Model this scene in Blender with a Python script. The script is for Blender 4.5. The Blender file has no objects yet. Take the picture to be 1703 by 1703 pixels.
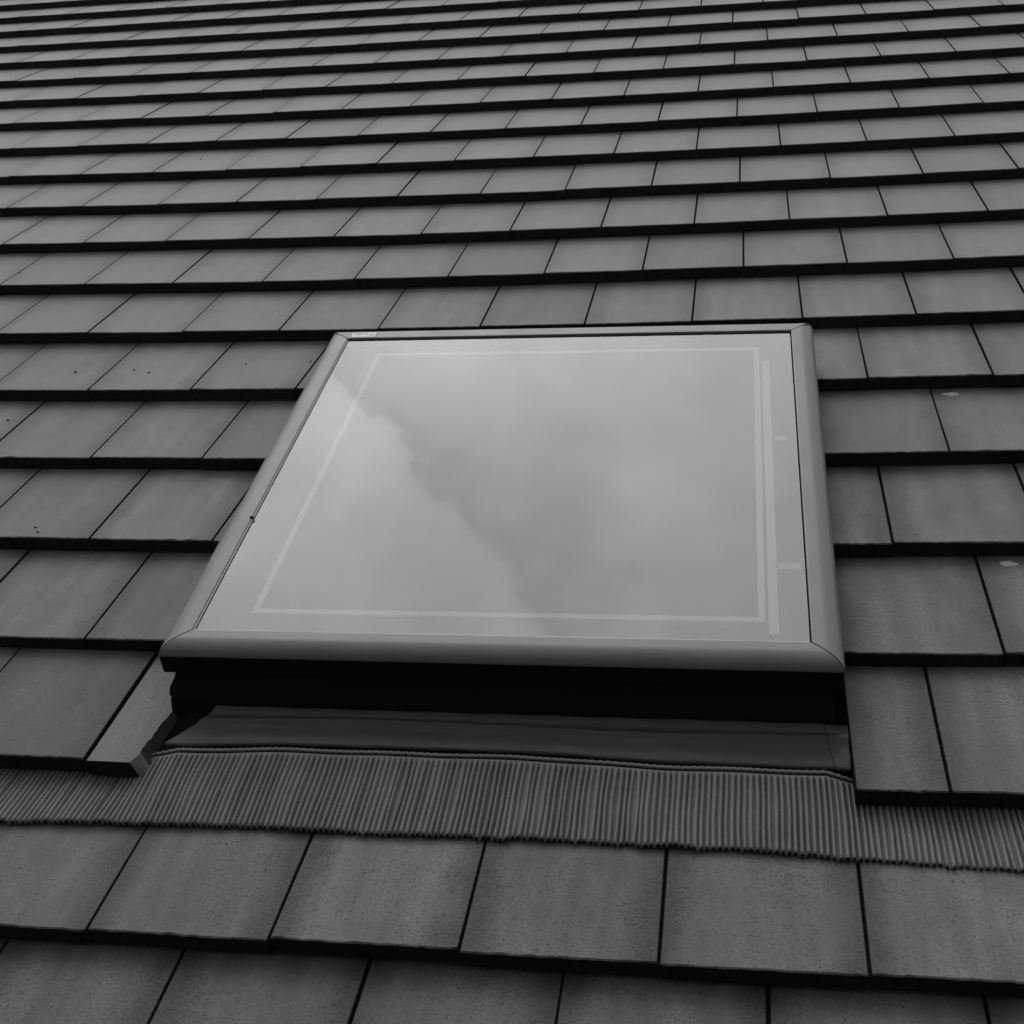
import bpy, bmesh, math, random
from mathutils import Matrix, Vector
random.seed(7)
S = bpy.context.scene
COL = S.collection
R_ = math.radians
PITCH = R_(33)
M_ROOF = Matrix.Translation((0, 0, 5.0)) @ Matrix.Rotation(PITCH, 4, 'X')   # roof plane (u across, v up the slope, h off it) -> world

# ------------------------------------------------------------------ camera
cam = bpy.data.cameras.new('camera'); camo = bpy.data.objects.new('camera', cam); COL.objects.link(camo)
cam.sensor_width = 36; cam.lens = 36 * 2200 / 1703
cam.clip_start = .05; cam.clip_end = 2000
CR = [[0.9856652, 0.1416314, -0.0916768], [0.0040913, -0.5632952, -0.8262456], [-0.1686634, 0.8140265, -0.5558000]]
CT = Vector((1.182138, -1.235245, 1.642285))
r, d, f = (Vector(x) for x in CR)
ml = Matrix((( r.x, -d.x, -f.x, CT.x), (r.y, -d.y, -f.y, CT.y), (r.z, -d.z, -f.z, CT.z), (0, 0, 0, 1)))
camo.matrix_world = M_ROOF @ ml
S.camera = camo

# ------------------------------------------------------------------ world: overcast sky
def nn(nt, typ, **kw):
    n = nt.nodes.new(typ)
    for k, v in kw.items():
        if k.startswith('_'): setattr(n, k[1:], v)
        else: n.inputs[int(k[1:]) if k[0] == 'i' and k[1:].isdigit() else k.replace('__', ' ')].default_value = v
    return n
def ramp(nt, fac, stops, interp='LINEAR'):
    n = nt.nodes.new('ShaderNodeValToRGB'); n.color_ramp.interpolation = interp
    e = n.color_ramp.elements
    while len(e) > 2: e.remove(e[-1])
    for i, (pos, c) in enumerate(stops):
        if i > 1: e.new(pos)
        e[i].position = pos
        e[i].color = (c, c, c, 1) if isinstance(c, (int, float)) else (*c, 1)
    nt.links.new(fac, n.inputs[0]); return n
def math_(nt, op, a, b=None, clamp=False):
    n = nt.nodes.new('ShaderNodeMath'); n.operation = op; n.use_clamp = clamp
    for i, x in enumerate((a, b)):
        if x is None: continue
        if isinstance(x, (int, float)): n.inputs[i].default_value = x
        else: nt.links.new(x, n.inputs[i])
    return n.outputs[0]
def mix(nt, typ, fac, a, b):
    n = nt.nodes.new('ShaderNodeMix'); n.data_type = 'RGBA'; n.blend_type = typ
    for s, x in ((n.inputs[0], fac), (n.inputs[6], a), (n.inputs[7], b)):
        if isinstance(x, (int, float)): s.default_value = x if s.type == 'VALUE' else (x, x, x, 1)
        elif isinstance(x, tuple): s.default_value = (*x, 1)
        else: nt.links.new(x, s)
    return n.outputs[2]

SUN_EL, SUN_AZ = R_(66), R_(-30)          # behind the ridge, high, veiled by cloud
W = bpy.data.worlds.new('World'); S.world = W; W.use_nodes = True
nt = W.node_tree; nt.nodes.clear()
out = nt.nodes.new('ShaderNodeOutputWorld'); bg = nt.nodes.new('ShaderNodeBackground')
sky = nt.nodes.new('ShaderNodeTexSky'); sky.sky_type = 'NISHITA'; sky.sun_disc = False
sky.sun_elevation = SUN_EL; sky.sun_rotation = SUN_AZ; sky.air_density = 1.0; sky.dust_density = 3.0
tc = nt.nodes.new('ShaderNodeTexCoord'); sep = nt.nodes.new('ShaderNodeSeparateXYZ'); nt.links.new(tc.outputs['Generated'], sep.inputs[0])
z1 = math_(nt, 'MAXIMUM', math_(nt, 'ADD', sep.outputs[2], 1.0), .3)
A = math_(nt, 'DIVIDE', sep.outputs[0], z1); B = math_(nt, 'DIVIDE', sep.outputs[1], z1)
cmb = nt.nodes.new('ShaderNodeCombineXYZ'); nt.links.new(A, cmb.inputs[0]); nt.links.new(B, cmb.inputs[1])
n1 = nn(nt, 'ShaderNodeTexNoise', Scale=9.0, Detail=9.0, Roughness=.55); nt.links.new(cmb.outputs[0], n1.inputs['Vector'])
n2 = nn(nt, 'ShaderNodeTexNoise', Scale=26.0, Detail=9.0, Roughness=.6); nt.links.new(cmb.outputs[0], n2.inputs['Vector'])
# a cloud bank with a ragged edge crossing the sky above the roof
wob = math_(nt, 'ADD', math_(nt, 'MULTIPLY', math_(nt, 'SUBTRACT', n1.outputs[0], .5), .055), math_(nt, 'MULTIPLY', math_(nt, 'SUBTRACT', n2.outputs[0], .5), .07))
# edge line through (-.146,.242) and (-.083,.164): n=(.778,.628)
dist = math_(nt, 'ADD', math_(nt, 'SUBTRACT', math_(nt, 'ADD', math_(nt, 'MULTIPLY', A, .778), math_(nt, 'MULTIPLY', B, .628)), .0384), wob)
edge = ramp(nt, math_(nt, 'ADD', math_(nt, 'MULTIPLY', dist, 4.0), .5), [(0, 1.03), (.36, 1.05), (.452, 1.10), (.484, 1.0), (.508, .68), (.56, .82), (.66, .96), (1, .94)], 'LINEAR')
hx = math_(nt, 'ADD', math_(nt, 'POWER', math_(nt, 'ADD', math_(nt, 'MULTIPLY', wob, .8), math_(nt, 'ADD', A, .098)), 2.0), math_(nt, 'POWER', math_(nt, 'SUBTRACT', B, .196), 2.0))
hole = ramp(nt, hx, [(0, .66), (.0007, .80), (.0026, 1.0)], 'EASE')
soft = ramp(nt, n1.outputs[0], [(.32, .82), (.5, 1.0), (.68, 1.10)])
soft = nt.nodes[soft.name]; edge_h = mix(nt, 'MULTIPLY', 1.0, edge.outputs[0], hole.outputs[0])
n3 = nn(nt, 'ShaderNodeTexNoise', Scale=20.0, Detail=5.0, Roughness=.5, Distortion=.6); nt.links.new(cmb.outputs[0], n3.inputs['Vector'])
edge_h = mix(nt, 'MULTIPLY', 1.0, edge_h, ramp(nt, n3.outputs[0], [(.34, .88), (.66, 1.08)]).outputs[0])
cloud = mix(nt, 'MULTIPLY', 1.0, edge_h, soft.outputs[0])
hs = nn(nt, 'ShaderNodeHueSaturation', Saturation=.10); nt.links.new(sky.outputs[0], hs.inputs['Color'])
# overcast: even grey layer with the scattered skylight showing a little
lay = mix(nt, 'MIX', .8, hs.outputs[0], (4.9, 5.0, 5.15))
lay = mix(nt, 'MULTIPLY', 1.0, lay, cloud)
# overcast luminance falls to a third at the horizon; below it the dim land
hz = ramp(nt, sep.outputs[2], [(0, .02), (.02, .45), (.35, .88), (.85, 1.0)])
lay = mix(nt, 'MULTIPLY', 1.0, lay, hz.outputs[0])
sd_ = nn(nt, 'ShaderNodeVectorMath', _operation='DOT_PRODUCT'); nt.links.new(tc.outputs['Generated'], sd_.inputs[0]); sd_.inputs[1].default_value = (-.27, .71, .65)
veil = ramp(nt, math_(nt, 'ADD', math_(nt, 'MULTIPLY', sd_.outputs['Value'], .5), .5), [(0, .05), (.25, .14), (.45, .40), (.62, .80), (.82, 1.04), (.93, 1.10), (1, 1.55)])
lay = mix(nt, 'MULTIPLY', 1.0, lay, veil.outputs[0])
nt.links.new(lay, bg.inputs[0]); bg.inputs[1].default_value = .15
nt.links.new(bg.outputs[0], out.inputs[0])

sun = bpy.data.lights.new('sun', 'SUN'); suno = bpy.data.objects.new('sun', sun); COL.objects.link(suno)
sun.energy = .5; sun.angle = R_(40); sun.color = (1, .98, .95)
sdir = Vector((math.sin(SUN_AZ) * math.cos(SUN_EL), math.cos(SUN_AZ) * math.cos(SUN_EL), math.sin(SUN_EL)))
suno.rotation_euler = sdir.to_track_quat('Z', 'Y').to_euler()
sun.use_shadow = True

S.render.engine = 'CYCLES'
S.view_settings.view_transform = 'Standard'; S.view_settings.look = 'None'
S.view_settings.exposure = 0.15; S.view_settings.gamma = 1.0
S.cycles.max_bounces = 6; S.cycles.transparent_max_bounces = 8

# ------------------------------------------------------------------ materials
def material(name):
    m = bpy.data.materials.new(name); m.use_nodes = True
    return m, m.node_tree, m.node_tree.nodes['Principled BSDF']
def simple(name, c, rough=.5, metal=0, spec=.5):
    m, t, b = material(name)
    b.inputs['Base Color'].default_value = (*c, 1) if isinstance(c, tuple) else (c, c, c, 1)
    b.inputs['Roughness'].default_value = rough; b.inputs['Metallic'].default_value = metal
    b.inputs['Specular IOR Level'].default_value = spec
    return m

def tile_face():
    m, t, b = material('concrete_tile_face')
    L = t.links.new
    tc = t.nodes.new('ShaderNodeTexCoord'); oi = t.nodes.new('ShaderNodeObjectInfo')
    at = nn(t, 'ShaderNodeAttribute', _attribute_name='shade')            # per tile value on the joined far tiles
    rnd = math_(t, 'FRACT', math_(t, 'ADD', oi.outputs['Random'], at.outputs['Fac']))
    # shift the pattern for every tile
    off = t.nodes.new('ShaderNodeCombineXYZ')
    L(math_(t, 'MULTIPLY', rnd, 37.0), off.inputs[0]); L(math_(t, 'MULTIPLY', rnd, 91.0), off.inputs[1]); L(math_(t, 'MULTIPLY', rnd, 13.0), off.inputs[2])
    ad = nn(t, 'ShaderNodeVectorMath', _operation='ADD'); L(tc.outputs['Object'], ad.inputs[0]); L(off.outputs[0], ad.inputs[1])
    P = ad.outputs[0]
    def mapped(sx, sy, sz=1):
        mp = nn(t, 'ShaderNodeMapping'); mp.inputs['Scale'].default_value = (sx, sy, sz); L(P, mp.inputs[0]); return mp.outputs[0]
    def noise(vec, scale, det=4, ro=.55):
        n = nn(t, 'ShaderNodeTexNoise', Scale=scale, Detail=det, Roughness=ro); L(vec, n.inputs['Vector']); return n.outputs[0]
    blot = noise(mapped(1, 1), 9, 5)
    streak = noise(mapped(1, .10), 24, 5)
    grain = noise(mapped(1, 1.3), 420, 3, .7)
    fine = noise(mapped(1, 1), 160, 4, .65)
    pit = noise(mapped(.8, 1.3), 235, 4, .65)
    # base tone per tile
    base = ramp(t, rnd, [(0, (.063, .064, .066)), (.17, (.120, .116, .110)), (.34, (.084, .085, .088)), (.5, (.145, .140, .133)), (.67, (.094, .095, .097)), (.84, (.130, .126, .121)), (1, (.070, .0705, .073))])
    c = base.outputs[0]
    c = mix(t, 'MULTIPLY', 1.0, c, ramp(t, blot, [(.3, .76), (.7, 1.24)]).outputs[0])
    c = mix(t, 'MULTIPLY', 1.0, c, ramp(t, streak, [(.3, .76), (.5, 1.0), (.70, 1.28)]).outputs[0])
    c = mix(t, 'MULTIPLY', 1.0, c, ramp(t, fine, [(.3, .78), (.7, 1.20)]).outputs[0])
    c = mix(t, 'MULTIPLY', 1.0, c, ramp(t, grain, [(.3, .72), (.7, 1.26)]).outputs[0])
    # dark algae stain creeping in from the side joints, broken up by noise (uses the tile's own across coordinate)
    ed = nn(t, 'ShaderNodeAttribute', _attribute_name='edge')
    st = math_(t, 'ADD', ed.outputs['Fac'], math_(t, 'MULTIPLY', math_(t, 'SUBTRACT', blot, .5), 1.5))
    stain = ramp(t, st, [(.22, 0.0), (.85, 1.0)]).outputs[0]
    pitm = ramp(t, math_(t, 'ADD', pit, math_(t, 'ADD', math_(t, 'MULTIPLY', stain, .06), math_(t, 'MULTIPLY', math_(t, 'SUBTRACT', blot, .5), .18))), [(.575, 0.0), (.63, 1.0)]).outputs[0]
    c = mix(t, 'MIX', math_(t, 'MULTIPLY', stain, .76), c, (.024, .024, .025))
    c = mix(t, 'MIX', math_(t, 'MULTIPLY', pitm, .75), c, (.008, .008, .009))
    spk = noise(mapped(.8, 1.2), 130, 2, .5)
    c = mix(t, 'MIX', ramp(t, spk, [(.71, 0.0), (.75, .35)]).outputs[0], c, (.15, .15, .15))
    L(c, b.inputs['Base Color'])
    L(ramp(t, fine, [(.3, .60), (.7, .72)]).outputs[0], b.inputs['Roughness'])
    b.inputs['Specular IOR Level'].default_value = .5
    b.inputs['Sheen Weight'].default_value = 1.0; b.inputs['Sheen Roughness'].default_value = .36
    hgt = math_(t, 'ADD', math_(t, 'MULTIPLY', grain, .5), math_(t, 'ADD', math_(t, 'MULTIPLY', fine, .6), math_(t, 'MULTIPLY', pitm, -.5)))
    bp = nn(t, 'ShaderNodeBump', Strength=.35, Distance=.0012); L(hgt, bp.inputs['Height']); L(bp.outputs[0], b.inputs['Normal'])
    return m
def shaded_tile_edge():  # dark edge concrete, with the shade of the noses put into its colour
    m, t, b = material('tile_edge_painted_shade')
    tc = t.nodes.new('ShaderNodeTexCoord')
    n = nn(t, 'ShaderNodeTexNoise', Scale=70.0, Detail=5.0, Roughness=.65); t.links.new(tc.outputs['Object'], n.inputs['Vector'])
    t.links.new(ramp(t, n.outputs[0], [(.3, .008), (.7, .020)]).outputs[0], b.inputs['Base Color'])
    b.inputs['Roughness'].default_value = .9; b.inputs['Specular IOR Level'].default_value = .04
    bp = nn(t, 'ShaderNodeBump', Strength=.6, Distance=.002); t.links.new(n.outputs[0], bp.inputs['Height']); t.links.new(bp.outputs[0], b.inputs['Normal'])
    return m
def frame_paint():
    m, t, b = material('grey_powder_coat')
    tc = t.nodes.new('ShaderNodeTexCoord')
    n = nn(t, 'ShaderNodeTexNoise', Scale=11.0, Detail=5.0, Roughness=.6); t.links.new(tc.outputs['Object'], n.inputs['Vector'])
    t.links.new(ramp(t, n.outputs[0], [(.3, (.142, .145, .149)), (.7, (.168, .171, .175))]).outputs[0], b.inputs['Base Color'])
    t.links.new(ramp(t, n.outputs[0], [(.3, .30), (.7, .42)]).outputs[0], b.inputs['Roughness'])
    return m
def apron_mat(name, c0, c1, rough, dusty=1.0):
    m, t, b = material(name)
    tc = t.nodes.new('ShaderNodeTexCoord')
    n = nn(t, 'ShaderNodeTexNoise', Scale=14.0, Detail=6.0, Roughness=.6); t.links.new(tc.outputs['Object'], n.inputs['Vector'])
    n2 = nn(t, 'ShaderNodeTexNoise', Scale=320.0, Detail=2.0, Roughness=.6); t.links.new(tc.outputs['Object'], n2.inputs['Vector'])
    c = ramp(t, n.outputs[0], [(.3, c0), (.7, c1)]).outputs[0]
    c = mix(t, 'MULTIPLY', 1.0, c, ramp(t, n2.outputs[0], [(.3, 1 - .2 * dusty), (.7, 1 + .2 * dusty)]).outputs[0])
    t.links.new(c, b.inputs['Base Color'])
    t.links.new(ramp(t, n.outputs[0], [(.3, rough), (.7, rough + .15)]).outputs[0], b.inputs['Roughness'])
    bp = nn(t, 'ShaderNodeBump', Strength=.25, Distance=.002); t.links.new(n.outputs[0], bp.inputs['Height']); t.links.new(bp.outputs[0], b.inputs['Normal'])
    return m
def glass_mat():
    m = bpy.data.materials.new('coated_glass'); m.use_nodes = True; t = m.node_tree; t.nodes.clear()
    o = t.nodes.new('ShaderNodeOutputMaterial'); mx = t.nodes.new('ShaderNodeMixShader')
    tr = nn(t, 'ShaderNodeBsdfTransparent', Color=(.72, .74, .73, 1)); gl = nn(t, 'ShaderNodeBsdfGlossy', Color=(.99, .985, .995, 1), Roughness=.0)
    fr = nn(t, 'ShaderNodeFresnel', IOR=1.76)
    t.links.new(fr.outputs[0], mx.inputs[0]); t.links.new(tr.outputs[0], mx.inputs[1]); t.links.new(gl.outputs[0], mx.inputs[2]); t.links.new(mx.outputs[0], o.inputs[0])
    return m
M_FACE, M_EDGE_SHADE, M_FRAME, M_GLASS = tile_face(), shaded_tile_edge(), frame_paint(), glass_mat()
M_CORR = apron_mat('pleated_flashing', (.125, .126, .131), (.175, .176, .181), .5)
M_SMOOTH = apron_mat('smooth_flashing', (.003, .0035, .005), (.016, .017, .021), .46, .3)
M_BLACK = simple('black_rubber_and_shade', .003, .8, spec=.04)  # seals, and also the shade painted on lower frame and upstand
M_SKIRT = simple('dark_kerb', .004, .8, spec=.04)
M_FELT = simple('roofing_felt', .012, .95, spec=.1)
M_BROKEN = simple('broken_concrete', (.17, .17, .168), .9, spec=.2)
M_CUT = simple('sawn_concrete', (.055, .055, .055), .9, spec=.2)
M_STRIP = simple('pale_line_colour', .85, .5)
M_TAB = simple('pale_tab_colour', .60, .6)
M_DARKPANE = simple('unlit_room_colour', (.03, .032, .033), .6, spec=.2)
M_HIGHLIGHT = simple('painted_edge_highlight', .42, .35)
M_LABEL = simple('white_label', .78, .5)
M_INK = simple('label_ink', .12, .6)
M_WHITE = simple('white_flake', .42, .8)
M_MOSS = simple('dry_moss', (.014, .013, .011), .95, spec=.1)
M_GROUND = simple('dark_gravel_ground', .05, .95, spec=.1)

# ------------------------------------------------------------------ helpers
def link(o, parent=None):
    COL.objects.link(o)
    if parent is not None: o.parent = parent
    return o
def mesh_obj(name, verts, faces, mats, parent=None, fm=None, smooth=False):
    me = bpy.data.meshes.new(name); me.from_pydata([tuple(v) for v in verts], [], faces)
    for m in (mats if isinstance(mats, (list, tuple)) else [mats]): me.materials.append(m)
    if fm: me.polygons.foreach_set('material_index', fm)
    if smooth: me.polygons.foreach_set('use_smooth', [True] * len(me.polygons))
    me.update(); return link(bpy.data.objects.new(name, me), parent)
def box(V, F, x0, x1, y0, y1, z0, z1):
    b = len(V); V += [(x0, y0, z0), (x1, y0, z0), (x1, y1, z0), (x0, y1, z0), (x0, y0, z1), (x1, y0, z1), (x1, y1, z1), (x0, y1, z1)]
    F += [tuple(b + i for i in q) for q in ((0, 3, 2, 1), (4, 5, 6, 7), (0, 1, 5, 4), (1, 2, 6, 5), (2, 3, 7, 6), (3, 0, 4, 7))]
def empty(name, label, cat, loc=(0, 0, 0), group=None):
    o = bpy.data.objects.new(name, None); COL.objects.link(o)
    o.matrix_world = M_ROOF @ Matrix.Translation(loc); o['label'] = label; o['category'] = cat
    if group: o['group'] = group
    return o

# ------------------------------------------------------------------ ground
g = mesh_obj('ground', [(-600, -600, 0), (600, -600, 0), (600, 600, 0), (-600, 600, 0)], [(0, 1, 2, 3)], M_GROUND); g['kind'] = 'structure'

# ------------------------------------------------------------------ roof
GA, TW, LAP = .35158, .30, .075
roof = empty('roof', 'dark grey roof slope covered in courses of flat concrete tiles', 'roof')
CU = [-0.01938, -0.00154, -0.05773, -0.00395, 0.01198, -0.01892, 0.00179, 0.00302, 0.00987, 0.00912]
CH = [-0.00372, -0.00401, -0.00628, 0.01093, 0.00846, -1e-05, -0.00029, -0.00882, -0.00386, 0.00076]
def field(c, u, k):                       # the slow wander of the battens and the sag of the rafters
    k = min(max(k, 0), 20); u = min(max(u, -.35 - .19 * k), 1.8 + .06 * k)
    U, K = u / 1.5, (k - 8) / 8
    return sum(a * b for a, b in zip(c, (1, U, K, U*U, U*K, K*K, U**3, U*U*K, U*K*K, K**3)))
def drop(k): return .046 if k <= 0 else .040

def tile_geo(w, y1, k, rnd, n=20, thick=.036, x0=0.0, polyside=None):
    """tile from x0 to x0+w; nose at y=0, top z=0, going down towards the head at y1"""
    sl = drop(k) / GA
    V, F, FM, E = [], [], [], []
    xs = [x0, x0 + .0020] + [x0 + w * i / (n - 2) for i in range(1, n - 2)] + [x0 + w - .0020, x0 + w]
    amp = .0011
    nb = []
    for i, x in enumerate(xs):
        jy = (rnd.random() - .5) * 2 * amp; jz = -abs(rnd.gauss(0, .0007))
        if rnd.random() < .04: jz -= .002; jy += .002
        e = min(1, max(0, 1 - min(x - x0, x0 + w - x) / .07))
        dn = .0016 if i in (0, n) else 0
        V.append((x, jy + .0022, -.0022 * sl - dn)); E.append(e)          # top, just behind the arris
        V.append((x, jy, -.0018 + jz)); E.append(e)                       # arris
        V.append((x, .0025 + jy * .5, -thick)); E.append(e)               # nose bottom
    yb = y1
    def bt(y): return -sl * y - thick + (thick - .014) * y / .42
    rowy = [.05, y1 * .5, y1]
    base2 = len(V)
    for y in rowy:
        for i, x in enumerate(xs):
            V.append((x, y, -sl * y - (.0016 if i in (0, n) else 0))); E.append(min(1, max(0, 1 - min(x - x0, x0 + w - x) / .07)))
    N = n + 1
    for i in range(n):
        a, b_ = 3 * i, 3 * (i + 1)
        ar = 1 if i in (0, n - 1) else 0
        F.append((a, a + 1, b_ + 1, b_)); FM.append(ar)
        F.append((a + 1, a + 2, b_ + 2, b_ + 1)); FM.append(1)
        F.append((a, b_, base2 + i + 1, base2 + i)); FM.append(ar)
        for r_ in range(2):
            q = base2 + r_ * N + i
            F.append((q, q + 1, q + 1 + N, q + N)); FM.append(ar)
    # sides
    q = len(V); V += [(x0, y1, bt(y1)), (x0 + w, y1, bt(y1))]; E += [1, 1]
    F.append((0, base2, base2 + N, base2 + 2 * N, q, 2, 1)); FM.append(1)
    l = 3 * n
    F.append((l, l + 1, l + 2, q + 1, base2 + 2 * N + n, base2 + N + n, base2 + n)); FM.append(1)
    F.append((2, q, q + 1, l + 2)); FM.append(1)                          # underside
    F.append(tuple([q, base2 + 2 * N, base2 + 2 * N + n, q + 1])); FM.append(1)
    if x0 + w > TW - .016:                                                 # interlock tongue under the joint
        q = len(V); xa, xb = x0 + w - .001, x0 + w + .010
        for y in (.006, y1 - .005):
            V += [(xa, y, -sl * y - .011), (xb, y, -sl * y - .011), (xb, y, bt(y) * .5 - sl * y * .5 - .006)]; E += [1] * 3
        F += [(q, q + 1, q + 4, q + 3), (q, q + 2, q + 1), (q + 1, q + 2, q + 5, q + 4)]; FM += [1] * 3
    return V, F, FM, E
def tile_mesh(name, geo, mats=None):
    V, F, FM, E = geo
    me = bpy.data.meshes.new(name); me.from_pydata(V, [], F)
    for m in (mats or (M_FACE, M_EDGE_SHADE)): me.materials.append(m)
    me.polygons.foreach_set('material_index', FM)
    a = me.attributes.new('edge', 'FLOAT', 'POINT'); a.data.foreach_set('value', E)
    me.update(); return me
LEN = GA + LAP
FULL = {}
def full_mesh(k, rnd, near):
    key = (drop(k), near)
    if key not in FULL:
        FULL[key] = [tile_mesh('tile', tile_geo(TW - .0020, LEN, k, random.Random(i * 31 + 5), 24 if near else 8)) for i in range(9)]
    return rnd.choice(FULL[key])

inv = M_ROOF.inverted()
def pix(u, v, h):
    q = Matrix(CR) @ (Vector((u, v, h)) - CT)
    return (851.5 + 2200 * q.x / q.z, 851.5 + 2200 * q.y / q.z) if q.z > .1 else (-9999, -9999)

UL, UR = .121, 1.349                                     # edges of the opening the tiles are cut round
ROWS = {-2: (0, 0), -1: (.03, .06), 0: (.03, .03), 1: (.0, .04), 2: (0, 0), 3: (.02, -.05), 4: (.02, -.03), 5: (-.005, -.04), 6: (-.01, -.03)}
def shift(k, u):                          # how far each course has crept sideways
    if k not in ROWS: return field(CU, u, k)
    a_, b_ = ROWS[k]; return TW * (a_ + (b_ - a_) * min(1.3, max(-.6, u / 1.5)))
cands = []
rnd = random.Random(11)
for k in range(-3, 25):
    par = .54 if k % 2 == 0 else .04
    for j in range(-17, 17):
        ub = (j + par) * TW; ub2 = (j + 1 + par) * TW
        um = (ub + ub2) / 2
        u0 = ub + shift(k, ub); w_t = ub2 + shift(k, ub2) - u0 - .0024
        v0 = k * GA + (.004 if k == 1 else 0)
        h = field(CH, um, k) + rnd.gauss(0, .0006) + (.006 if k == 1 else 0)
        dz = (field(CH, ub2, k) - field(CH, ub, k)) / TW
        dy = rnd.gauss(0, .0018); rz = rnd.gauss(0, .0022); ry = -dz + rnd.gauss(0, .0022)
        x0, x1 = 0.0, w_t
        y0 = 0
        cut = None
        if 1 <= k <= 5:
            lo, hi = (UL, UR) if k > 1 else (.112, 1.374)
            if u0 < lo and u0 + x1 > lo: x1 = lo - u0; cut = 'left'
            elif u0 < hi and u0 + x1 > hi: x0 = hi - u0; cut = 'right'
            elif u0 >= lo and u0 + x1 <= hi: continue
            if x1 - x0 < .012: continue
        pts = [pix(u0 + a, v0 + b, h) for a in (x0, x1) for b in (0, GA)]
        xx = [p[0] for p in pts]; yy = [p[1] for p in pts]
        vis = max(xx) > 0 and min(xx) < 1703 and max(yy) > 0 and min(yy) < 1703
        dist = (Vector((um, v0, 0)) - CT).length
        cands.append((not vis, dist, k, j, u0, v0 + dy, h, rz, ry, x0, x1, cut))
cands.sort(key=lambda c: (c[0], c[1]))
nvis = sum(not c[0] for c in cands)
print('TILES in view', nvis, 'total', len(cands))
SV, SF, SFM, SE, SS = [], [], [], [], []
count = 0
for (off, dist, k, j, u0, v0, h, rz, ry, x0, x1, cut) in cands:
    mat = Matrix.Translation((u0, v0, h)) @ Matrix.Rotation(rz, 4, 'Z') @ Matrix.Rotation(ry, 4, 'Y')
    broken = (k == 1 and cut == 'left')
    if not off and (count < 300):
        count += 1
        if broken:
            # narrow piece hacked to fit, its lower right corner snapped off
            sl = drop(1) / GA
            gx = .006
            P = [(gx, 0), (.088, 0), (.097, .022), (.097, .05), (.1005, .085), (.104, .12), (.1085, .155), (.1075, .172), (.101, .188), (.098, .199), (.083, .206), (.073, .23), (.066, .30), (.066, .41), (gx, .41)]
            rb = random.Random(9); Q = []
            for i, (x, y) in enumerate(P):
                Q.append((x, y))
                if 2 <= i <= 9:
                    xn, yn = P[i + 1]
                    for f_ in (.33, .66): Q.append((x + (xn - x) * f_ + rb.uniform(-.0022, .0022), y + (yn - y) * f_ + rb.uniform(-.0015, .0015)))
            P = Q
            n = len(P); V = [(x, y, -sl * y - (.0015 * rb.random() if 2 < i < 30 else 0)) for i, (x, y) in enumerate(P)]
            Bt = [(x, y, -sl * y - .036 + .022 * y / .42) for x, y in P]
            # bottom outline bulges where the break slants outwards
            for i, (ex, ey) in {1: (.016, -.003), 2: (.016, -.012), 3: (.014, -.006), 4: (.011, -.003), 5: (.009, 0), 6: (.008, 0), 7: (.006, 0), 8: (.008, 0), 9: (.007, 0), 10: (.008, 0), 11: (.009, 0), 12: (.010, 0), 13: (.009, 0), 14: (.010, 0), 15: (.009, 0)}.items():
                Bt[i] = (Bt[i][0] + ex, Bt[i][1] + ey, Bt[i][2])
            V += Bt
            F = [tuple(range(n)), tuple(range(2 * n - 1, n - 1, -1))]; FM = [0, 1]
            for i in range(n):
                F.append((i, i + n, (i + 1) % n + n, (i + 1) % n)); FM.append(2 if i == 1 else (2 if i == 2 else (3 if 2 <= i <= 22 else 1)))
            me = tile_mesh('tile', (V, F, FM, [0.1] * len(V)), (M_FACE, M_EDGE_SHADE, M_BROKEN, M_CUT))
            o = bpy.data.objects.new('tile', me); o['label'] = 'narrow cut tile with a snapped lower corner'
        elif cut or dist < 2.3:
            me = tile_mesh('tile', tile_geo(x1 - x0, LEN, k, random.Random(k * 100 + j), 24, x0=x0, thick=.036))
            o = bpy.data.objects.new('tile', me)
        else:
            o = bpy.data.objects.new('tile', full_mesh(k, rnd, dist < 4))
        link(o, roof); o.matrix_local = mat @ Matrix.Diagonal(((x1 / (TW - .0020)) if (not cut and dist >= 2.3) else 1, 1, 1, 1))
    else:
        V, F, FM, E = tile_geo(x1 - x0, LEN, k, rnd, 5, x0=x0)
        b = len(SV); SV += [tuple(mat @ Vector(v)) for v in V]; SF += [tuple(b + i for i in f_) for f_ in F]
        SFM += FM; SE += E; SS += [rnd.random()] * len(V)
me = tile_mesh('distant_tiles', (SV, SF, SFM, SE)); a = me.attributes.new('shade', 'FLOAT', 'POINT'); a.data.foreach_set('value', SS)
o = link(bpy.data.objects.new('distant_tiles', me), roof); o['kind'] = 'stuff'
# felt under the tiles, with the opening left free
V, F = [], []
for x0, x1, y0, y1 in ((-6, .06, -1.3, 8.9), (1.41, 7, -1.3, 8.9), (.06, 1.41, -1.3, .50), (.06, 1.41, 1.92, 8.9)):
    box(V, F, x0, x1, y0, y1, -.16, -.105)
mesh_obj('roofing_felt', V, F, M_FELT, roof)

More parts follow.
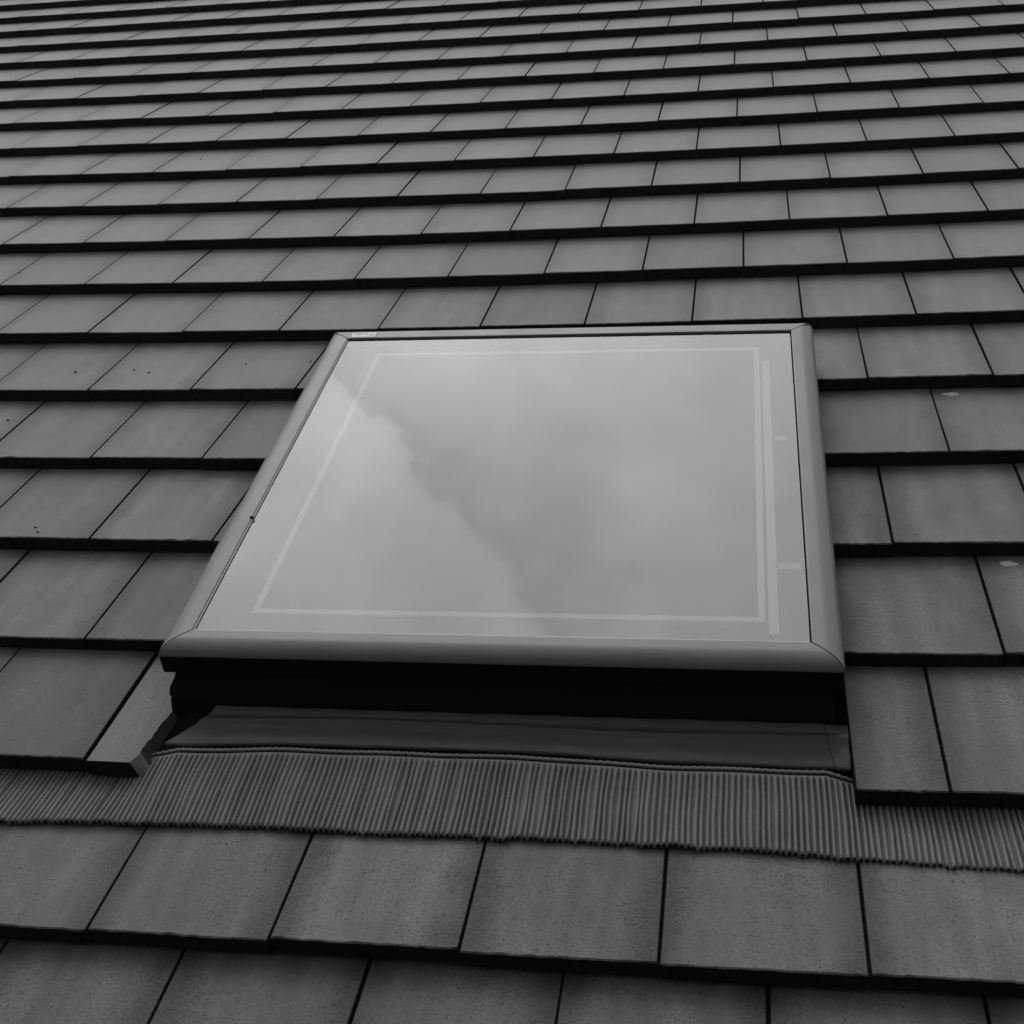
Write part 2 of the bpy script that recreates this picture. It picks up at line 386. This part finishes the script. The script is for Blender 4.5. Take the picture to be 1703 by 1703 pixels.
# ------------------------------------------------------------------ roof window
sk = empty('roof_window', 'square fixed roof window with rounded grey frame standing proud of the tiles', 'roof window')
OU0, OU1, OV0, OV1 = .0985, 1.3665, .558, 1.878
IU0, IU1, IV0, IV1 = .154, 1.311, .610, 1.830
prof = [(0, .1010), (0, .1062), (.02, .1070), (.05, .1074), (.2, .1075)] + [(.38 + .62 * math.sin(R_(90 * q / 18)), .0835 + .024 * math.cos(R_(90 * q / 18))) for q in range(19)] + [(.975, .0815), (.7, .0815), (.7, .078), (.0, .078)]
prof_top = prof[:5] + [(.70 + .30 * math.sin(R_(90 * q / 18)), .0835 + .024 * math.cos(R_(90 * q / 18))) for q in range(19)] + prof[24:]
def rail(pa, pb, oa, ob, gap, along, prof=prof):
    """inner corner pa -> pb, outer corner oa -> ob (u,v). Mitred at both ends; gap trims the mitre"""
    V = []; n = len(prof)
    for (i, o_, sg) in ((pa, oa, 1), (pb, ob, -1)):
        for s, z in prof:
            x = i[0] + (o_[0] - i[0]) * s; y = i[1] + (o_[1] - i[1]) * s
            V.append((x + along[0] * gap * sg, y + along[1] * gap * sg, z))
    F = [(q, (q + 1) % n, n + (q + 1) % n, n + q) for q in range(n)] + [tuple(range(n - 1, -1, -1)), tuple(range(n, 2 * n))]
    o = mesh_obj('frame_rail', V, F, M_FRAME, sk)
    return o
ci = [(IU0, IV0), (IU1, IV0), (IU1, IV1), (IU0, IV1)]; co = [(OU0, OV0), (OU1, OV0), (OU1, OV1), (OU0, OV1)]
for a_, b_, al in ((0, 1, (1, 0)), (1, 2, (0, 1)), (2, 3, (-1, 0)), (3, 0, (0, -1))):
    rail(ci[a_], ci[b_], co[a_], co[b_], .0018, al, prof if a_ != 2 else prof_top)
# dark seal behind the mitres and round the glass
V, F = [], []
sd = .004
for x0, x1, y0, y1 in ((IU0 - .022, IU0 - sd + .0035, IV0 - .02, IV1 + .02), (IU1 + sd - .0035, IU1 + .022, IV0 - .02, IV1 + .02)):
    box(V, F, x0, x1, y0, y1, .08, .1000)
for y0, y1 in ((IV0 - .022, IV0 - .0005), (IV1 + .0005, IV1 + .022)):
    box(V, F, IU0 + .0032, IU1 - .0032, y0, y1, .0805, .0995)
mesh_obj('glazing_seal', V, F, M_BLACK, sk)
# glass pane
V, F = [], []
box(V, F, IU0 + .0028, IU1 - .0028, IV0 + .0015, IV1 - .0035, .0985, .1022)
mesh_obj('glass_pane', [(IU0 + .0022, IV0 + .001, .1020), (IU1 - .003, IV0 + .001, .1020), (IU1 - .003, IV1 - .004, .1020), (IU0 + .0022, IV1 - .004, .1020)], [(0, 1, 2, 3)], M_GLASS, sk)
V, F = [], []
box(V, F, IU0 + .001, IU1 - .001, IV0 + .001, IV1 - .001, .060, .0780); mesh_obj('dark_room_pane', V, F, M_DARKPANE, sk)  # opaque: the unlit room's darkness is put into this pane's colour
# pale lines and tabs inside the glazing
def ring(name, x0, x1, y0, y1, w, z0, z1, m):
    V, F = [], []
    box(V, F, x0, x1, y0, y0 + w, z0, z1); box(V, F, x0, x1, y1 - w, y1, z0, z1)
    box(V, F, x0, x0 + w, y0 + w, y1 - w, z0, z1); box(V, F, x1 - w, x1, y0 + w, y1 - w, z0, z1)
    return mesh_obj(name, V, F, m, sk)
ring('pale_line', .242, 1.232, .692, 1.782, .0135, .0785, .085, M_STRIP)
V, F = [], []; box(V, F, 1.238, 1.256, .660, 1.715, .0785, .083); mesh_obj('pale_side_line', V, F, M_STRIP, sk)
for x0, x1, y in ((1.259, 1.287, 1.344), (1.259, 1.303, .867)):
    V, F = [], []; box(V, F, x0, x1, y - .010, y + .010, .0785, .084); mesh_obj('pale_tab', V, F, M_TAB, sk)
# lower frame under the rounded caps, its shade put in as black
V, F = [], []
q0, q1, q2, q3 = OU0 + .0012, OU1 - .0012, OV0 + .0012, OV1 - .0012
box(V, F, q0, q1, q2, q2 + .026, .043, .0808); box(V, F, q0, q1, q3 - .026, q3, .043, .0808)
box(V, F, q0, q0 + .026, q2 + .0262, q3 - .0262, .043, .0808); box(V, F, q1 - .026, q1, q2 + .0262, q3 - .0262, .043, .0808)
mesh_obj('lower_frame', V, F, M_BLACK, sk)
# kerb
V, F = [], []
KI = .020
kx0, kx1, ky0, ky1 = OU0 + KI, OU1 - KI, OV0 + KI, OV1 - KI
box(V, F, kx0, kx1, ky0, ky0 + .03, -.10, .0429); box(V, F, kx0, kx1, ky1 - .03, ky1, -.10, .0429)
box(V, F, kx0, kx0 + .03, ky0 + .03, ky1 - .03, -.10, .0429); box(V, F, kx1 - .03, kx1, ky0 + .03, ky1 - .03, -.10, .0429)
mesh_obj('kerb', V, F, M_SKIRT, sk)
V, F = [], []; box(V, F, kx0 + .03, kx1 - .03, ky0 + .03, ky1 - .03, -.12, -.10); mesh_obj('shaft_lining', V, F, M_BLACK, sk)
# white label on the top rail (lettering too worn to read)
lx, ly = .163, 1.8395
def rail_z(s):
    for (s0, z0), (s1, z1) in zip(prof[1:9], prof[2:10]):
        if s0 <= s <= s1 and s < .2: return z0 + (z1 - z0) * (s - s0) / (s1 - s0)
    return .1078
wy = OV1 - IV1
V = []; F = []
for i in range(6):
    s = .10 + .50 * i / 5; y = IV1 + wy * s
    V += [(lx, y, rail_z(s) + .0006), (lx + .066, y, rail_z(s) + .0006)]
for i in range(5): F.append((2 * i, 2 * i + 1, 2 * i + 3, 2 * i + 2))
lab = mesh_obj('label_sticker', V, F, M_LABEL, sk, smooth=True)
V, F = [], []
def mark(xa, xb, sa, sb, sh=0):
    b = len(V)
    for x, s in ((xa, sa), (xb, sa), (xb + sh, sb), (xa + sh, sb)):
        V.append((lx + x, IV1 + wy * s, rail_z(s) + .0011))
    F.append((b, b + 1, b + 2, b + 3))
rm = random.Random(3)
x = .007
while x < .043:
    w_ = rm.uniform(.0012, .003); mark(x, x + w_, .36, .36 + rm.uniform(.05, .14)); x += w_ + rm.uniform(.001, .002)
mark(.048, .052, .24, .42, .010)
mesh_obj('label_print', V, F, M_INK, lab)
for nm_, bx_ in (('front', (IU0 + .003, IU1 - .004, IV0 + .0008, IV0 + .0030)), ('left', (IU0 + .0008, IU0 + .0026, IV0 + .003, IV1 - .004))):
    V, F = [], []; box(V, F, *bx_, .1015, .1058 if nm_ == 'front' else .1052); mesh_obj('edge_highlight_strip', V, F, M_HIGHLIGHT, sk)  # pale strips painting the highlight along two glass edges
# little clip on the inner edge of the left rail
V, F = [], []; box(V, F, IU0 - .004, IU0 + .004, .985, .990, .1065, .1092); mesh_obj('edge_clip', V, F, M_BLACK, sk)

# ------------------------------------------------------------------ flashing
fl = empty('window_flashing', 'dark metal and pleated apron flashing below the roof window', 'flashing')
def lowedge(u):
    P = [(-.8, .222), (-.1, .227), (.125, .237), (.385, .246), (.60, .241), (.863, .246), (1.06, .243), (1.177, .241), (1.364, .230), (1.618, .220), (2.4, .216)]
    for (a, va), (b, vb) in zip(P, P[1:]):
        if a <= u <= b:
            t = (u - a) / (b - a); t = t * t * (3 - 2 * t); return va + (vb - va) * t
    return .22
def topedge(u):
    P = [(-.8, .402), (.134, .404), (.40, .417), (.79, .418), (1.094, .406), (1.37, .404), (2.4, .400)]
    for (a, va), (b, vb) in zip(P, P[1:]):
        if a <= u <= b:
            t = (u - a) / (b - a); t = t * t * (3 - 2 * t); return va + (vb - va) * t
    return .40
def aponz(u, t):                                  # crest height of the apron, t=0 lower edge .. 1 upper
    cover = max(0, min(1, (.17 - u) / .09), min(1, (u - 1.33) / .06))    # pressed down where the next course lies on it
    zl = -.0175; zt_open = -.016; zt_cov = -.040
    zt = zt_open * (1 - cover) + zt_cov * cover
    z = zl + (zt - zl) * t
    return z + field(CH, u, .6) + .0012 * math.sin(u * 11 + 1) * (1 - t) + .0009 * math.sin(u * 31 + t * 3) 
PIT = .01
U0, U1 = -.75, 2.35
n = int((U1 - U0) / PIT) * 10
ts = [0, .04, .15, .3, .45, .6, .75, .88, .955, .985, 1.0]
V, F = [], []
rr = random.Random(5)
jit = [rr.gauss(0, .0009) for _ in range(n // 10 + 3)]; ej = [rr.gauss(0, .0018) for _ in range(n // 10 + 3)]
deep = [max(.7, rr.gauss(1, .2)) for _ in range(n // 10 + 3)]
for i in range(n + 1):
    u = U0 + (U1 - U0) * i / n; ph = (i % 10) / 10; c = i // 10
    w_ = abs(math.sin(math.pi * ph)) ** .52                 # crest 1, groove 0
    for t in ts:
        lo, hi = lowedge(u) + ej[c] * (1 - ph) + ej[c + 1] * ph, topedge(u)
        v = lo + (hi - lo) * t
        amp = .0118 * deep[c] * (1 if t < .955 else (.95 if t < .98 else 0))
        wig = (jit[c] + .0014 * math.sin(u * 9 + t * 4) * .6) * math.sin(math.pi * t)
        V.append((u + wig, v, aponz(u, t) - amp * (1 - w_)))
m = len(ts)
for i in range(n):
    for q in range(m - 1):
        a = i * m + q; F.append((a, a + m, a + m + 1, a + 1))
o = mesh_obj('pleated_apron', V, F, M_CORR, fl, smooth=True)
sm = o.modifiers.new('thickness', 'SOLIDIFY'); sm.thickness = .0016; sm.offset = -1
# twisted cord bead
V, F = [], []
ns, nr = 1600, 8
B0, B1 = .02, 1.46
for i in range(ns + 1):
    u = B0 + (B1 - B0) * i / ns; tw = 2 * math.pi * (u / .0135)
    cv = topedge(u) + .0080; cz = aponz(u, 1) - .0006
    for q in range(nr):
        a = 2 * math.pi * q / nr; r_ = .0036 * (1 + .17 * math.cos(a * 1 - tw))
        V.append((u, cv + r_ * math.cos(a), cz + r_ * math.sin(a)))
for i in range(ns):
    for q in range(nr): F.append((i * nr + q, (i + 1) * nr + q, (i + 1) * nr + (q + 1) % nr, i * nr + (q + 1) % nr))
mesh_obj('cord_bead', V, F, M_CORR, fl, smooth=True)
# black bedding under bead, widened so its colour gives the corner's shade
V, F = [], []
n = 60
for i in range(n + 1):
    u = -.1 + 1.65 * i / n
    V += [(u, topedge(u) - .003, aponz(u, 1) - .006), (u, topedge(u) + .12, aponz(u, 1) - .006)]
for i in range(n): F.append((2 * i, 2 * i + 2, 2 * i + 3, 2 * i + 1))
mesh_obj('bedding_and_shade_strip', V, F, M_BLACK, fl)
# smooth apron: gentle hollow, crease, then up against the kerb
def smooth_sheet(name, ua, ub, sk0, sk1, dz=0, n=60):
    V, F = [], []
    pr = [(0, -.0035), (0, 0), (.08, .0012), (.3, .001), (.5, -.001), (.62, .0005), (.69, .0045), (.74, .0055), (.80, .004), (.9, .004), (1.0, .012)]
    for i in range(n + 1):
        f_ = i / n; ul = ua + (ub - ua) * f_; uh = (ua + sk0) + (ub + sk1 - ua - sk0) * f_
        for t, z in pr:
            u = ul + (uh - ul) * t
            v = topedge(ul) + .0165 + (.518 - topedge(ul) - .0165) * t
            wv = .0006 * math.sin(u * 23 + t * 5) * math.sin(math.pi * min(1, t * 1.4)) + .0007 * math.sin(u * 57 + 9 * t)
            V.append((u, v - (.004 * math.sin(u * 7 + 1) if .55 < t < .85 else 0), aponz(.5, 1) + .0045 + z + wv + dz))
    m = len(pr)
    for i in range(n):
        for q in range(m - 1):
            a = i * m + q; F.append((a, a + m, a + m + 1, a + 1))
    return mesh_obj(name, V, F, M_SMOOTH, fl, smooth=True)
smooth_sheet('smooth_apron', .134, 1.346, .075, -.016)
smooth_sheet('corner_piece', 1.3475, 1.372, -.016, 0, -.0015, 6)
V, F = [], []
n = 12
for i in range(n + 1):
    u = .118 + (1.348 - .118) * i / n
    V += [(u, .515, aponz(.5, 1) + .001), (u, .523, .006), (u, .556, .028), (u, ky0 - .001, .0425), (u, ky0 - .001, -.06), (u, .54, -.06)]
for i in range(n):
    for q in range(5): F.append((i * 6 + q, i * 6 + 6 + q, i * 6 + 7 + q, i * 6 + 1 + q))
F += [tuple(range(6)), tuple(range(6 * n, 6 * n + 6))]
mesh_obj('shade_upstand', V, F, M_BLACK, fl)  # black sheet standing in for the shade below the frame
# side gutters and head flashing
V, F = [], []
box(V, F, .03, kx0 - .001, .60, 1.86, -.092, -.087); mesh_obj('side_gutter', V, F, M_SKIRT, fl)
V, F = [], []
box(V, F, kx1 + .001, 1.43, .60, 1.86, -.092, -.087); mesh_obj('side_gutter', V, F, M_SKIRT, fl)
V, F = [], []; box(V, F, .03, 1.43, 1.862, 2.2, -.060, -.052); box(V, F, kx0, kx1, ky1 + .001, ky1 + .004, -.052, .040)
mesh_obj('head_flashing', V, F, M_SKIRT, fl)

# ------------------------------------------------------------------ small things lying on the tiles
def flake(name, u, v, h, s, sx, seed, label, cat, m):
    r0 = random.Random(seed); V = [(0, 0, s * .18)]; n = 12
    for i in range(n):
        a = 2 * math.pi * i / n; rr_ = s * r0.uniform(.65, 1.1); V.append((math.cos(a) * rr_ * sx, math.sin(a) * rr_ * .6, s * .14 * r0.uniform(.5, 1)))
    for i in range(n): V.append((V[i + 1][0] * 1.03, V[i + 1][1] * 1.03, -.002))
    F = [(0, 1 + i, 1 + (i + 1) % n) for i in range(n)] + [(1 + i, 1 + n + i, 1 + n + (i + 1) % n, 1 + (i + 1) % n) for i in range(n)]
    o = mesh_obj(name, V, F, m); o.matrix_world = M_ROOF @ Matrix.Translation((u, v, h)); o['label'] = label; o['category'] = cat
    return o
flake('lichen_flake', 1.697, 1.730, -.0355 + field(CH, 1.7, 4), .017, 1.3, 1, 'small white lichen flake below a tile edge level with the upper glass', 'lichen', M_WHITE)
flake('lichen_flake', 1.722, 1.027, -.0345 + field(CH, 1.72, 2), .015, 1.5, 4, 'white lichen flake at the right edge of the picture below a tile edge', 'lichen', M_WHITE)

specks = [(129, 629, -.03), (225, 623, -.03), (250, 629, -.03), (410, 608, -.025), (517, 602, -.025), (14, 700, -.02), (60, 880, -.006), (64, 888, -.004), (1368, 561, -.03), (1367, 590, -.015), (1375, 587, -.015), (1375, 596, -.013), (1093, 70, -.02), (333, 264, -.02), (900, 145, -.02), (33, 456, -.01)]
V, F = [], []
Rt = Matrix(CR).transposed(); r0 = random.Random(2)
for x, y, h in specks:
    dd = Rt @ Vector(((x - 851.5) / 2200, (y - 851.5) / 2200, 1)); P = CT + dd * ((h - CT.z) / dd.z)
    k = math.floor(P.y / GA); z = -drop(k) / GA * (P.y - k * GA) + field(CH, P.x, k)
    b = len(V); m = 7; V.append((P.x, P.y, z + .0028))
    for i in range(m):
        a = 2 * math.pi * i / m; rr_ = r0.uniform(.0014, .0042); V.append((P.x + rr_ * 1.3 * math.cos(a), P.y + rr_ * math.sin(a), z - .001))
    F += [(b, b + 1 + i, b + 1 + (i + 1) % m) for i in range(m)]
o = mesh_obj('moss_specks', V, F, M_MOSS); o.matrix_world = M_ROOF; o['kind'] = 'stuff'; o['label'] = 'tiny dark moss specks scattered on the tiles'; o['category'] = 'moss'

# thin haze volume added over the roof to pale the farthest courses
V, F = [], []; box(V, F, -60, 60, -60, 60, -1.0, 14.5)
mh = bpy.data.materials.new('added_haze'); mh.use_nodes = True; th = mh.node_tree; th.nodes.clear()
oh = th.nodes.new('ShaderNodeOutputMaterial'); pv = th.nodes.new('ShaderNodeVolumePrincipled')
pv.inputs['Density'].default_value = .0014; pv.inputs['Color'].default_value = (.96, .97, 1, 1); pv.inputs['Anisotropy'].default_value = .2
th.links.new(pv.outputs[0], oh.inputs['Volume'])
hz_ = mesh_obj('haze', V, F, mh); hz_['kind'] = 'stuff'; hz_['label'] = 'thin grey haze added over the roof'; hz_['category'] = 'haze'
